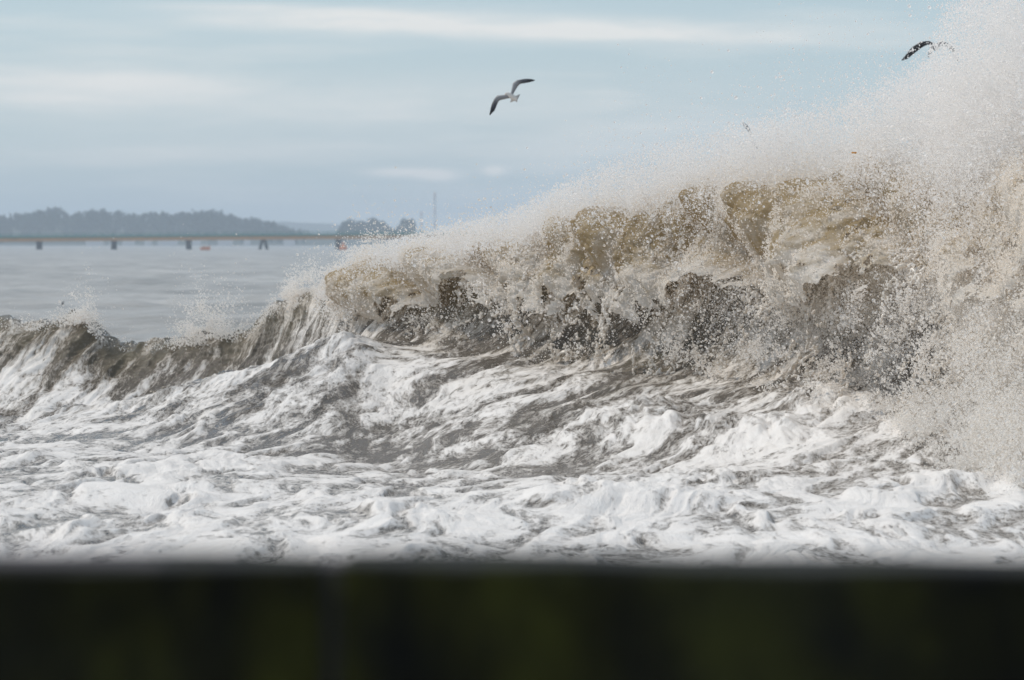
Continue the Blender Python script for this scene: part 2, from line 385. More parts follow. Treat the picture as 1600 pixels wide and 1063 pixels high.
# churned mounds in front of the breaking lip, and the low bore edges in the near foam
chl = 0.45 + 1.1 * billow2(X * 2.4, Y * 0.8, 3, 141, .5) + .5 * fbm2(X * 5, Y * 2, 3, 145)
for (mx, my, rx_, ry_, hh) in ((965, 668, 75, 22, .24), (1050, 660, 60, 18, .18), (1180, 690, 110, 24, .24), (1290, 640, 70, 24, .25), (1120, 762, 150, 18, .14), (820, 690, 90, 16, .10),
                               (860, 735, 60, 10, .08), (370, 742, 110, 10, .10), (180, 750, 140, 9, .07), (290, 818, 60, 12, .08), (450, 800, 40, 8, .06), (720, 820, 160, 10, .07), (1010, 790, 120, 9, .08)):
    d = d + (T < 4.2) * hh * .72 * gs(mx, my, rx_, ry_) * chl
chop = 1 - np.abs(n2(a * 1.9 + 9, b * 2.1, 101)) * 2; chop2 = 1 - np.abs(n2(a * 5.0 + 2, b * 5.6, 103)) * 2
d = d + (1 - foam * 0.6) * sstep(2.6, 3.6, T) * (1 - sstep(8.6, 10, T)) * (0.05 * chop + 0.03 * chop2 + (1 - rt) * 0.028 * (1 - 2 * np.abs(fbm2(X * 1.7 - 1.6 * Z, Z * 5.5 + Y * .6, 3, 107))))
edge = np.exp(-((T - 3.95) / 0.12) ** 2) * (1 - rt)
d = d + edge * 0.06 * (0.5 + billow2(X * 3.2, Y * 0 + 1.5, 3, 111) * 2)
# ragged crests of the low wave
crest = np.exp(-((T - 8) / 0.7) ** 2) * (1 - rt * .4)
d = d + crest * (0.10 * fbm2(X * 1.6, Y * 0 + .3, 4, 121, 0.6) + 0.03 * n2(X * 9, Y * 3, 125))
edgefade = sstep(0, 0.4, T) * (1 - sstep(10.2, 11, T))
co = base + N0 * (d * edgefade)[..., None]
nrm = grid_normals(co)
silt = sstep(5.2, 7.4, T) * 0.9 + 0.35 * sstep(3.2, 5, T) * rt * sstep(0.35, 0.6, rank)
silt = silt * (0.55 + 0.45 * sstep(380, 600, PXg))
silt = np.clip(silt + 0.25 * fbm2(X, SS, 2, 131) * sstep(2.5, 4, T), 0, 1)

Tf = 0.25 * (T[:-1, :-1] + T[1:, :-1] + T[:-1, 1:] + T[1:, 1:]); Pf = PXg[:-1, :-1]
f_surf = Tf < 3.2
f_low = (Tf > 4.45) & (Pf < 545)
f_main = ~f_surf & ~f_low
at = {'foam': marg, 'silt': silt, 'flow': np.stack([X - 0.45 * A_ + 0.5 * wx, B + 0.6 * ws, np.zeros_like(a)], -1)}
surf = link('surf_water', grid_mesh('surf_water', co, f_surf, nrm, at, M_WATER), kind='structure')
wave = link('breaking_wave', None, label='tall muddy wave breaking in cream foam, throwing spray high into the sky', category='wave')
low = link('low_wave', None, label='low grey-green wave with small spray plumes on its ragged crest', category='wave')
wave.location = (1.5, 52, 0); low.location = (-5, 66, 0)
def under(o, p): o.parent = p; o.matrix_parent_inverse = p.matrix_world.inverted(); return o
bpy.context.view_layer.update()
under(link('wave_face', grid_mesh('wave_face', co, f_main, nrm, at, M_WATER)), wave)
under(link('wave_face', grid_mesh('low_wave_face', co, f_low, nrm, at, M_WATER)), low)

# ------------------------------------------------------------------ open sea out to the horizon
ys = np.concatenate([1.0 / np.linspace(1 / 88.0, 1 / 1500.0, 280), np.geomspace(1560, 30000, 24)])
uu = np.linspace(-1, 1, 450)
YS = np.repeat(ys[:, None], len(uu), 1); XS = uu[None, :] * (0.16 * YS + 4)
amp = np.clip(1.1 - YS / 1500, 0.0, 1) * sstep(88, 100, YS)
ZS = amp * (0.28 * fbm2(XS * 0.06, YS * 0.09, 3, 201) + 0.24 * (1 - 2 * np.abs(n2(XS * 0.14, YS * 0.22, 205))) + 0.06 * n2(XS * 0.5, YS * 0.7, 207)) - 0.04 - 0.03 * (1 - sstep(88, 96, YS))
sea = link('sea', grid_mesh('sea', np.stack([XS, YS, ZS], -1), None, None, None, M_SEA), kind='structure')
gy, gx = np.linspace(5.22, 91, 120), np.linspace(-60, 60, 160)
GX, GY = np.meshgrid(gx, gy); GZ = -0.30 + 0.05 * fbm2(GX * .5, GY * .4, 3, 211)
link('shore_water', grid_mesh('shore_water', np.stack([GX, GY, GZ], -1), None, None, {'foam': 0.35 + 0.5 * fbm2(GX * .8, GY * .5, 3, 213), 'silt': GX * 0 + .1, 'flow': np.stack([GX, GY * .25, GX * 0], -1)}, M_WATER), kind='structure')
bot = link('seabed', bpy.data.meshes.new('seabed'), kind='structure')
bot.data.from_pydata([(-9000, 5.3, -1.5), (9000, 5.3, -1.5), (9000, 30000, -1.5), (-9000, 30000, -1.5)], [], [(0, 1, 2, 3)])
bot.data.materials.append(simple('grey_silt', (0.12, 0.11, 0.1)))

# ------------------------------------------------------------------ the breaking lip
LC, LR = 1020, 350
lpx = np.linspace(545, 1860, LC)
def lcurve(ps, vs, k=10):
    v = np.interp(lpx, ps, vs); w = np.hanning(2 * k + 3)[1:-1]; w /= w.sum(); return np.convolve(np.pad(v, k, mode='edge'), w, mode='valid')
Lyc = np.interp(lpx, pxs, yc); Lhc = np.interp(lpx, pxs, hc)
ltop = lcurve([540, 560, 590, 630, 680, 720, 760, 800, 850, 900, 960, 1000, 1100, 1160, 1200, 1280, 1350, 1400, 1460, 1600, 1860],
              [480, 412, 385, 378, 380, 365, 356, 350, 336, 318, 306, 300, 276, 275, 268, 262, 225, 245, 275, 265, 260])
lbot = lcurve([540, 570, 610, 650, 700, 760, 800, 830, 860, 900, 950, 1000, 1050, 1090, 1130, 1180, 1240, 1300, 1360, 1450, 1600, 1860],
              [515, 545, 560, 545, 510, 490, 525, 580, 575, 540, 560, 605, 650, 600, 560, 575, 600, 650, 700, 770, 800, 810])
reach = lcurve([540, 640, 800, 1000, 1200, 1350, 1600, 1860], [0.9, 1.2, 1.5, 1.9, 2.4, 3.6, 5.5, 6.0], 20)
def lip_path(tq, col):
    """tq 0..1 from behind the crest over the top and down; col = fractional column index"""
    i = np.clip(col, 0, LC - 1.001); f = i.astype(int); w = i - f
    g = lambda v: v[f] * (1 - w) + v[np.minimum(f + 1, LC - 1)] * w
    y0 = g(Lyc); z0 = g(Lhc) * 0.92; r = g(reach)
    ya = y0 - 0.35 * r; za = H - (g(ltop) + 28 - HOR) / F * ya
    ye = y0 - r; ze = np.maximum(H - (g(lbot) - HOR) / F * ye, 0.05)
    ta = 0.30
    up = np.clip(tq / ta, 0, 1); dn = np.clip((tq - ta) / (1 - ta), 0, 1)
    y = np.where(tq < ta, y0 + 0.25 + (ya - y0 - 0.25) * up, ya + (ye - ya) * dn ** 0.75)
    z = np.where(tq < ta, z0 + (za - z0) * (1 - (1 - up) ** 2), za + (ze - za) * dn ** 1.55)
    px = lpx[f] * (1 - w) + lpx[np.minimum(f + 1, LC - 1)] * w
    return px, y, z
tq = np.linspace(0, 1, LR)
TQ = np.repeat(tq[:, None], LC, 1); CI = np.repeat(np.arange(LC)[None, :], LR, 0).astype(float)
LP, LY, LZ = lip_path(TQ, CI); LX = (LP - 800) / F * LY
lb = np.stack([LX, LY, LZ], -1); LN = -grid_normals(lb)          # towards the shore
LPY = HOR - (LZ - H) / LY * F
def lgs(px, py, rx, ry): return np.exp(-((LP - px) / rx) ** 2 - ((LPY - py) / ry) ** 2)
HOLES = ((1.0, 1115, 530, 60, 85), (0.9, 1290, 545, 50, 60), (0.9, 1435, 560, 60, 105), (0.7, 945, 575, 55, 40), (0.7, 1585, 560, 28, 70), (.5, 1205, 530, 40, 50), (.9, 735, 520, 60, 28), (.8, 650, 545, 40, 22), (.7, 870, 545, 22, 40))
def holes(px, py): return sum(w * np.exp(-((px - x) / rx) ** 2 - ((py - y) / ry) ** 2) for w, x, y, rx, ry in HOLES)
hole = holes(LP, LPY)
warpx = fbm3(LX * 1.3, LY * 1.3, LZ * 1.3, 3, 301) * 0.35; warpz = fbm3(LX * 1.3 + 9, LY, LZ * 1.3, 3, 311) * 0.35
web = fbm3((LX + warpx) * 3.2, LY * 2.0, (LZ + warpz) * 2.2, 5, 321, 0.6)
lace = 1 - np.abs(fbm3((LX + warpx) * 4.5, LY * 3, (LZ + warpz) * 3.6, 3, 331, 0.55)) * 5
lbil = np.abs(fbm3((LX + warpx) * 1.7, LY * 1.5, (LZ + warpz) * 1.5, 3, 341)) ; lbil2 = np.abs(fbm3(LX * 6, LY * 5, LZ * 5, 3, 351, 0.55))
lbil3 = np.abs(n3(LX * 14, LY * 14, LZ * 14, 361)); lbil4 = n3(LX * 34, LY * 34, LZ * 34, 363)
tear = sstep(0.58, 1.02, TQ) * 1.1 + hole * 1.1 + sstep(1250, 1420, LP) * 0.3 * sstep(.4, .7, TQ) + sstep(1380, 1500, LP) * 0.22 + 0.30 * np.exp(-((TQ - 0.26) / 0.12) ** 2)
tear += (1 - sstep(545, 575, LP)) * 0.3
solid = web * 1.3 + 0.25 * lace + 0.70 - tear * 1.15
lobe = np.abs(n2(LX * 0.75 + 0.25 * LZ + .35, TQ * 0.9, 381)); lobe2 = np.abs(n2(LX * 1.9 + 0.5 * LZ + .1, TQ * 2.2, 383))
dl = 0.95 * lobe * sstep(.15, .5, TQ) + 0.42 * lobe2 + 0.30 * lbil + 0.10 * lbil2 + 0.035 * lbil3 + 0.008 * lbil4 + 0.14 * fbm3(LX * 0.9, LY, LZ * 0.9, 2, 371) - 0.12
lco = lb + LN * (dl * (0.25 * sstep(0.0, 0.15, TQ) + 0.75 * sstep(0.28, 0.55, TQ)))[..., None] * np.where(True, 1, 1)
lfoam = np.clip(0.50 + 1.25 * web + 0.34 * lace + 0.5 * sstep(0.45, 0.9, TQ) - 0.50 * lgs(1330, 360, 260, 80) - 0.42 * lgs(1080, 370, 130, 70) - 0.4 * lgs(930, 430, 60, 60)
                - 0.5 * lgs(740, 460, 45, 25) - 0.5 * lgs(620, 440, 55, 40) + 0.3 * sstep(1400, 1600, LP), 0, 1)  # less foam where the painted backlit ochre patches show
keepv = solid > 0
kf = keepv[:-1, :-1] & keepv[1:, :-1] & keepv[:-1, 1:] & keepv[1:, 1:]
under(link('lip', grid_mesh('lip', lco, kf, None, {'foam': lfoam}, M_LIP), label='amber brown curling lip with torn cream edge'), wave)

# torn clumps and strings hanging off the lip
def lip_points(n, tlo, thi, c0, c1, seed):
    r = np.random.default_rng(seed); t = r.uniform(tlo, thi, n); c = np.interp(r.uniform(c0, c1, n), lpx, np.arange(LC))
    px, y, z = lip_path(t, c); x = (px - 800) / F * y
    return r, t, px, x, y, z
r, t_, px_, x_, y_, z_ = lip_points(2300000, 0.26, 1.12, 548, 1720, 3)
off = fbm3(x_ * 1.1, y_, z_ * 1.1, 3, 401)
lob_ = np.abs(n2(x_ * 0.75 + 0.25 * z_ + .35, t_ * 0.9, 381)) * 1.05 * sstep(.15, .5, t_)
y_ = y_ - 0.12 - lob_ - 0.40 * np.abs(off) - r.uniform(0, 0.10, len(x_)); x_ = x_ + 0.25 * fbm3(x_ * 2, y_ * 2, z_ * 2, 2, 405)
r1 = np.abs(fbm3(x_ * 6.0, y_ * 3.5, z_ * 4.4, 3, 411, 0.6)); r2 = np.abs(fbm3(x_ * 6.0 + 30, y_ * 3.5, z_ * 4.4, 3, 421, 0.6))
string = (r1 < 0.055) & (r2 < 0.15)
clump = fbm3(x_ * 7.5, y_ * 6, z_ * 7.5, 3, 431, 0.65) > 0.36
dens = (0.14 + 0.86 * sstep(0.42, 0.72, t_)) * (1 - 0.4 * sstep(0.95, 1.12, t_)) * sstep(-0.22, 0.22, fbm3(x_ * 1.2, y_ * .8, z_ * 1.0, 2, 441))
hl_ = holes(px_, HOR - (z_ - H) / y_ * F)
kp = (string | clump) & (r.uniform(0, 1, len(x_)) < dens * (1 - .8 * np.clip(hl_, 0, 1))) & (z_ > 0.1)
x_, y_, z_ = x_[kp], y_[kp], z_[kp]
lim = min(len(x_), 62000); x_, y_, z_ = x_[:lim], y_[:lim], z_[:lim]
print('splash points', len(x_))
rad = r.uniform(0.006, 0.014, len(x_))
under(point_object('splash', np.stack([x_, y_, z_], 1), rad, splash_group(M_SPLASH, 0.011), M_SPLASH, None, kind='stuff'), wave)

# ------------------------------------------------------------------ drops and mist
G_DROP, G_MIST = points_group(M_DROP), points_group(M_MIST)
r, t_, px_, x_, y_, z_ = lip_points(1500000, 0.12, 1.22, 548, 1860, 9)
n = len(x_)
lob_ = np.abs(n2(x_ * 0.75 + 0.25 * z_ + .35, t_ * 0.9, 381)) * .9 * sstep(.15, .5, t_)
y_ = y_ - 0.25 - lob_ + r.normal(0, 0.3, n); z_ = z_ + r.normal(0, 0.10, n); x_ = x_ + r.normal(0, 0.05, n)
cl_ = fbm3(x_ * 2.6, y_ * 1.4, z_ * 2.6, 4, 501, 0.6)
hl_ = holes(px_, HOR - (z_ - H) / y_ * F)
pr = sstep(-0.05, 0.55, cl_) ** 1.5 * (0.10 + 0.9 * sstep(0.50, 0.8, t_)) * (0.30 + 0.70 * sstep(950, 1150, px_) + 0.8 * sstep(1180, 1280, px_) * (1 - sstep(1480, 1560, px_))) * (1 - .55 * np.clip(hl_, 0, 1)) * (1 - .7 * sstep(.95, 1.2, t_) * (1 - sstep(1200, 1350, px_)))
kp = (r.uniform(0, 1, n) < pr) & (z_ > 0.02)
x_, y_, z_ = x_[kp], y_[kp], z_[kp]; rad = np.clip(r.lognormal(math.log(0.0046), 0.5, len(x_)), 0.002, 0.02)
print('drops', len(x_))
under(point_object('spray_drops', np.stack([x_, y_, z_], 1), rad, G_DROP, M_DROP, None, kind='stuff'), wave)

def mist(n, seed, boxp, densf, depth, radm, rads):
    r = np.random.default_rng(seed); px = r.uniform(boxp[0], boxp[1], n); py = r.uniform(boxp[2], boxp[3], n)
    y = np.interp(px, pxs, yc) + depth(px, py, r)
    x = (px - 800) / F * y; z = H - (py - HOR) / F * y
    pre = r.uniform(0, 1, n) < densf(px, py, None, None, None) * 1.0
    px, py, x, y, z = px[pre], py[pre], x[pre], y[pre], z[pre]; n = len(px)
    kp = (r.uniform(0, 1, n) < densf(px, py, x, y, z)) & (z > 0.02)
    x, y, z = x[kp], y[kp], z[kp]
    return np.stack([x, y, z], 1), np.clip(r.lognormal(math.log(radm), rads, len(x)), 0.0012, 0.02)
mtop = lambda px: np.interp(px, [480, 540, 620, 700, 800, 900, 1000, 1100, 1200, 1300, 1400, 1440, 1480, 1560, 1900], [470, 395, 370, 352, 328, 275, 228, 210, 182, 155, 122, 96, 15, -70, -200])
ltp = lambda px: np.interp(px, lpx, ltop)
def dens_up(px, py, x, y, z):
    q = (ltp(px) + 25 - py) / np.maximum(ltp(px) + 25 - mtop(px), 20)
    if x is None: return np.exp(-np.clip(q, 0, 9) ** 1.3 * 1.45) * (1 - .88 * sstep(.80, 1.12, q)) * ((.05 + .2 * sstep(950, 1250, px)) + (.95 - .2 * sstep(950, 1250, px)) * sstep(-0.7, 0.15, q)) * sstep(470, 560, px)
    s = fbm3(x * 1.1 + 0.8 * z, y, z * 1.1 - .5 * x, 4, 601, 0.55); s2 = fbm3(x * 5, y * 3, z * 5, 3, 611, .6)
    return np.clip(0.55 + 1.7 * s + 1.0 * s2, 0, 1)
c1, r1_ = mist(6800000, 21, (470, 1700, -60, 560), dens_up, lambda px, py, r: r.normal(-0.9, 0.8, len(px)) - 1.2 * sstep(1250, 1600, px), 0.0028, 0.58)
def dens_rt(px, py, x, y, z):
    s = 0 if x is None else fbm3(x * 1.6, y, z * 1.2, 4, 621, 0.55); s2 = 0 if x is None else fbm3(x * 6, y * 3, z * 6, 3, 631, .6)
    bott = np.interp(px, [1240, 1300, 1400, 1450, 1600, 1700], [560, 660, 740, 815, 850, 860])
    dd = sstep(1230, 1480, px + 60 * s) * (1 - sstep(bott - 60, bott + 15, py)) * sstep(220, 420, py)
    win = 0.9 * np.exp(-((px - 1430) / 55) ** 2 - ((py - 540) / 100) ** 2)
    dd = dd * (1 - .62 * (1 - sstep(1440, 1530, px)) * (1 - sstep(600, 690, py)))
    return dd if x is None else np.clip(0.5 + 1.7 * s + 1.3 * s2 - win * .5, 0, 1)
def dep_rt(px, py, r):
    return -np.interp(py, [200, 400, 600, 850], [1.5, 2.5, 4.5, 7.5]) * sstep(1200, 1500, px) + r.normal(0, 0.5, len(px))
c2, r2_ = mist(2800000, 22, (1230, 1700, 220, 860), dens_rt, dep_rt, 0.0026, 0.68)
cc, rr = c1, r1_
under(point_object('falling_spray', c2, r2_, points_group(M_FALL), M_FALL, None, kind='stuff'), wave)
print('mist', len(c1), len(c2))
under(point_object('mist', cc, rr, G_MIST, M_MIST, None, kind='stuff'), wave)

# froth flung off the skin of the lip
r = np.random.default_rng(31); n = 420000
ri = np.clip((r.beta(1.6, 2.6, n) * 0.95 + 0.03) * (LR - 1), 0, LR - 1).astype(int); ci = r.integers(0, LC, n)
ok = keepv[ri, ci] & (r.uniform(0, 1, n) < (0.10 + 0.62 * lfoam[ri, ci]) * (.55 + .45 * sstep(850, 1150, LP[ri, ci])) + 0.8 * web[ri, ci] + .2 * lace[ri, ci]); ri, ci = ri[ok], ci[ok]; n = len(ri)
upw = 1 - sstep(.3, .55, TQ[ri, ci])
q = r.exponential(1.0, n)
fz = lco[ri, ci] + LN[ri, ci] * (0.02 + 0.05 * q)[:, None] + np.stack([(0.03 + .05 * upw) * q, r.normal(0, .05, n), (0.01 + 0.085 * upw) * q], 1) + r.normal(0, .012, (n, 3))
print('froth', n)
under(point_object('froth', fz, np.clip(r.lognormal(math.log(.0036), .55, n), .0015, .014), points_group(M_FROTH), M_FROTH, None, kind='stuff'), wave)

# plumes on the low wave's crest
pl_c, pl_r = [], []
for (x0, y0, rx, ry, nn, sx) in ((118, 512, 26, 26, 5000, .3), (140, 500, 14, 20, 2500, 0), (312, 505, 26, 34, 9000, -.1), (340, 500, 34, 34, 5000, .2),
                                 (455, 462, 30, 24, 16000, .3), (500, 452, 45, 22, 22000, .4), (545, 440, 36, 40, 20000, .3), (250, 530, 160, 10, 4000, 0), (60, 505, 50, 8, 1500, 0)):
    r = np.random.default_rng(int(x0) + nn); px = r.normal(x0, rx * .7, nn); h_ = r.exponential(ry * .6, nn); py = np.interp(px, pxs, cpy) + 6 - h_ + r.normal(0, 3, nn)
    px = px + sx * h_
    y = np.interp(px, pxs, yc) + r.normal(-0.1, 0.25, nn); x = (px - 800) / F * y; z = H - (py - HOR) / F * y
    k = fbm3(x * 4, y, z * 4, 3, 701, .6) > r.normal(-0.05, 0.15, nn)
    pl_c.append(np.stack([x, y, z], 1)[k]); pl_r.append(np.clip(r.lognormal(math.log(0.0055), 0.4, nn), .002, .018)[k])
under(point_object('crest_spray', np.concatenate(pl_c), np.concatenate(pl_r), G_DROP, M_DROP, None, kind='stuff'), low)

# ------------------------------------------------------------------ sea wall and promenade under the camera
def wall_mat():
    m = mat('wet_algae_concrete'); t = NT(m)
    streak = t.noise(5, 6, 0.62, mapscale=(1.5, 1.5, 0.75)); patch = t.noise(2.2, 3)
    c = t.ramp(streak, [(0.32, (0.005, 0.005, 0.005)), (0.47, (0.022, 0.021, 0.005)), (0.64, (0.070, 0.070, 0.010))])
    c = t.mix(t.math('MULTIPLY', t.math('SUBTRACT', patch, 0.45, clamp=True), 2.5, clamp=True), c, (0.011, 0.011, 0.016, 1))
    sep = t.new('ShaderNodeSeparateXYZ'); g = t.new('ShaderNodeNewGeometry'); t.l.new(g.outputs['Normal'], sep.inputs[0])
    c = t.mix(t.math('MULTIPLY', t.math('SUBTRACT', sep.outputs['Z'], 0.4, clamp=True), 1.6, clamp=True), c, (0.045, 0.047, 0.047, 1))  # upward faces coloured paler grey, painting in the light on the wall top
    b = t.new('ShaderNodeBump', i_Strength=0.8, i_Distance=0.02, i_Height=t.noise(40, 5, 0.6))
    p = t.new('ShaderNodeBsdfPrincipled', i_Base_Color=c, i_Roughness=0.8, i_Normal=b.outputs[0]); p.inputs['Specular IOR Level'].default_value = 0.15
    t.out(p.outputs[0]); return m
M_WALL = wall_mat()
def box_bm(bm, x0, x1, y0, y1, z0, z1, bevel=0.0, seg=2):
    r_ = bmesh.ops.create_cube(bm, size=1.0); vs = r_['verts']
    for v in vs: v.co = Vector((x0 + (v.co.x + .5) * (x1 - x0), y0 + (v.co.y + .5) * (y1 - y0), z0 + (v.co.z + .5) * (z1 - z0)))
    if bevel:
        es = list({e for v in vs for e in v.link_edges}); bmesh.ops.bevel(bm, geom=es, offset=bevel, segments=seg, affect='EDGES', profile=0.6)
def bm_obj(name, bm, m, parent=None, smooth=False, **props):
    me = bpy.data.meshes.new(name); bm.to_mesh(me); bm.free(); me.materials.append(m)
    if smooth: me.polygons.foreach_set('use_smooth', np.ones(len(me.polygons), bool))
    return link(name, me, parent, **props)
WY, WT = 5.0, PZ(879, 5.0)
wallr = link('sea_wall', None, label='dark low sea wall coated in green algae along the shore', category='wall'); wallr.location = (0, WY, 0); wallr.rotation_euler = (0, math.radians(0.45), 0)
xs_ = [-9.0, -6.05, -3.1, -0.20, 2.75, 5.7, 8.6]
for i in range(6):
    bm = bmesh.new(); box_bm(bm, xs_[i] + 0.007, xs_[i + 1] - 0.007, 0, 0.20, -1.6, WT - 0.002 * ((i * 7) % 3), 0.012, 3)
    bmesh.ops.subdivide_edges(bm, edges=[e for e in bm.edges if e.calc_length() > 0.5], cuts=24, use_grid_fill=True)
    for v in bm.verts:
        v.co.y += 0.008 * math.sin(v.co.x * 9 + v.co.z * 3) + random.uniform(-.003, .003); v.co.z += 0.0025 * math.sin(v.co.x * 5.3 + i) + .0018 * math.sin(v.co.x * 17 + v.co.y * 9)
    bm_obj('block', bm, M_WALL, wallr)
bm = bmesh.new(); box_bm(bm, -9.0, 8.6, 0.030, 0.17, -1.62, WT - 0.004)
bm_obj('mortar_core', bm, simple('joint_mortar', (0.10, 0.09, 0.10), 0.9), wallr)
bm = bmesh.new(); box_bm(bm, -12, 12, -14, 4.97, 0.3, 0.72)
bm_obj('promenade', bm, simple('wet_paving', (0.06, 0.06, 0.058), 0.6, 0.3, 1.5), None, kind='structure')

# ------------------------------------------------------------------ far shore, pier
PD = 1395.0
def dk(px): return PX(px, PD)
pier = link('pier', None, label='long pier with green rail and rust orange girder crossing the bay', category='pier'); pier.location = (dk(300), PD, 0)
def slope(px): return PZ(np.interp(px, [-400, 0, 640, 1400], [368, 366.5, 361.5, 357]), PD)
def beam(name, z_off0, z_off1, y0, y1, m):
    bm = bmesh.new(); ps = np.linspace(-500, 1300, 40); ring = []
    for p in ps:
        zt_ = slope(p); x = dk(p) - pier.location.x
        ring.append([bm.verts.new((x, yy, zt_ + zz)) for yy, zz in ((y0, z_off0), (y1, z_off0), (y1, z_off1), (y0, z_off1))])
    for A, B in zip(ring[:-1], ring[1:]):
        for k in range(4): bm.faces.new((A[k], B[k], B[(k + 1) % 4], A[(k + 1) % 4]))
    bm.faces.new(ring[0]); bm.faces.new(ring[-1][::-1]); bmesh.ops.recalc_face_normals(bm, faces=bm.faces)
    return bm_obj(name, bm, m, pier)
M_GREEN, M_RUST, M_PILE = simple('green_paint', (0.015, 0.20, 0.16)), simple('rust_orange', (0.55, 0.29, 0.10), .7, .35, .3), simple('tarred_timber', (0.03, 0.026, 0.03))
beam('deck', -1.05, -0.55, -2.6, 2.6, M_GREEN)
beam('girder', -2.1, -1.06, -2.2, 2.2, M_RUST)
beam('handrail', -0.12, 0.06, -2.5, -2.35, M_GREEN)
bm = bmesh.new()
for p in np.arange(-480, 1290, 14.6):
    zt_ = slope(p); box_bm(bm, dk(p) - pier.location.x - .07, dk(p) - pier.location.x + .07, -2.5, -2.36, zt_ - 0.6, zt_ - .1)
bm_obj('rail_posts', bm, M_GREEN, pier, kind='stuff')
def pile(x0, z0, x1, z1, w, y):
    bm = bmesh.new(); bmesh.ops.create_cone(bm, cap_ends=True, segments=12, radius1=w, radius2=w * .9, depth=1.0)
    for v in bm.verts:
        f = v.co.z + .5; v.co = Vector((v.co.x + x0 + (x1 - x0) * f, v.co.y + y, z0 + (z1 - z0) * f))
    return bm_obj('pile', bm, M_PILE, pier, True)
for k in range(-4, 9):
    p = 61.5 + 116.8 * k; x = dk(p) - pier.location.x; zt_ = slope(p) - 2.1
    if k == 3:
        for s in (-1, 1):
            for yy in (-1.2, 1.2): pile(x + s * 1.35, -1.4, x + s * .35, zt_, .42, yy)
    else:
        for s, yy in ((-.34, -1.5), (.34, -.4), (-.34, .6), (.34, 1.6)): pile(x + s, -1.4, x + s * .9, zt_, .42, yy)
    bm = bmesh.new(); box_bm(bm, x - .75, x + .75, -2.4, 2.4, zt_ - .5, zt_ - .005, .05); bm_obj('cap_beam', bm, M_PILE, pier)

SH = 2790.0
M_LAND, M_TREE, M_TRUNK = simple('shore_land', (0.04, 0.05, 0.03)), simple('far_foliage', (0.03, 0.045, 0.028), .8, .4, .08), simple('bark', (0.05, 0.04, 0.03))
def land(name, y0, prof, depth, m, base=-3.0):
    ps, tops = zip(*prof); pp = np.linspace(ps[0], ps[-1], 260); zt_ = PZ(np.interp(pp, ps, tops), y0)
    rows = []
    for f, hh in ((0, 0.0), (.04, .35), (.12, .7), (.3, 1), (.6, 1), (1, 0)):
        yy = y0 + depth * f; xx = PX(pp, y0) * (1 + 0.0 * f)
        zz = np.where(hh > 0, base + (zt_ - base) * hh, base) + (0.6 * n2(pp * .05, pp * 0 + f * 9, 801) if hh > 0 else 0)
        rows.append(np.stack([xx, np.full_like(xx, yy), zz], -1))
    return link(name, grid_mesh(name, np.stack(rows), None, None, None, m), kind='structure')
land('far_shore', SH, [(-900, 381), (0, 380.5), (600, 381), (900, 380), (2400, 379)], 160, M_LAND)
land('headland', SH + 120, [(-900, 362), (-300, 350), (0, 345), (80, 338), (150, 342), (250, 346), (330, 344), (400, 352), (440, 362), (520, 372), (640, 377)], 500, M_LAND)
land('distant_hill', 5200, [(-600, 366), (300, 352), (420, 345), (500, 348), (600, 362), (800, 372)], 900, M_LAND)

def leafy(n, cx, cz, rx, rz, ry, seed, cy=0.0, size=0.9, conif=False):
    r = np.random.default_rng(seed); u = r.normal(size=(n, 3)); u /= np.linalg.norm(u, axis=1)[:, None]; rad = r.uniform(0.45, 1, n) ** .6
    lob = 1 + 0.35 * fbm3(u[:, 0] * 2 + seed, u[:, 1] * 2, u[:, 2] * 2, 3, 811)
    p = u * (rad * lob)[:, None] * np.array([rx, ry, rz])
    if conif: p[:, 0] *= np.clip(0.55 - 0.5 * p[:, 2] / rz, 0.05, 1.05); p[:, 1] *= np.clip(0.55 - 0.5 * p[:, 2] / rz, 0.05, 1.05)
    p += np.array([cx, cy, cz]); a1 = r.normal(size=(n, 3)); a2 = r.normal(size=(n, 3))
    a1 *= size / np.linalg.norm(a1, axis=1)[:, None]; a2 *= size / np.linalg.norm(a2, axis=1)[:, None]
    return np.stack([p - a1, p + a2, p + a1, p - a2], 1).reshape(-1, 3)
def leaf_mesh(name, v, m):
    me = bpy.data.meshes.new(name); n = len(v) // 4; me.vertices.add(len(v)); me.vertices.foreach_set('co', v.astype(np.float32).ravel())
    me.loops.add(len(v)); me.loops.foreach_set('vertex_index', np.arange(len(v), dtype=np.int32)); me.polygons.add(n)
    me.polygons.foreach_set('loop_start', np.arange(0, len(v), 4, dtype=np.int32)); me.polygons.foreach_set('loop_total', np.full(n, 4, np.int32)); me.update(calc_edges=True)
    me.materials.append(m); return me
# the wood on the headland reads as one mass
topx = [-400, 0, 20, 45, 78, 95, 103, 110, 116, 124, 130, 150, 160, 172, 180, 190, 200, 207, 215, 225, 240, 258, 266, 275, 290, 305, 325, 345, 360, 372, 384, 392, 400, 425, 445, 470, 520]
topy = [340, 334, 331, 331, 323, 321, 330, 334, 332, 329, 328, 326, 325, 330, 328, 326, 331, 332, 334, 331, 329, 331, 334, 333, 329, 327, 327, 328, 332, 338, 341, 337, 339, 345, 352, 358, 372]
parts = []
r = np.random.default_rng(77)
for i in range(420):
    p = r.uniform(-330, 480); y = SH + r.uniform(90, 380); top = PZ(np.interp(p, topx, topy) + abs(r.normal(0, 3.0)) + 1.0, SH) * (y / SH) ; hgt = r.uniform(11, 18)
    rx = r.uniform(2.5, 5.5); cf = r.uniform() < .3
    parts.append(leafy(110, PX(p, SH) * y / SH, top - hgt / 2, rx * (.8 if cf else 1), hgt / 2, rx, i, y, .95, cf))
forest = link('headland_wood', leaf_mesh('headland_wood', np.concatenate(parts), M_TREE), kind='stuff', label='hazy blue wood covering the far headland', category='wood')
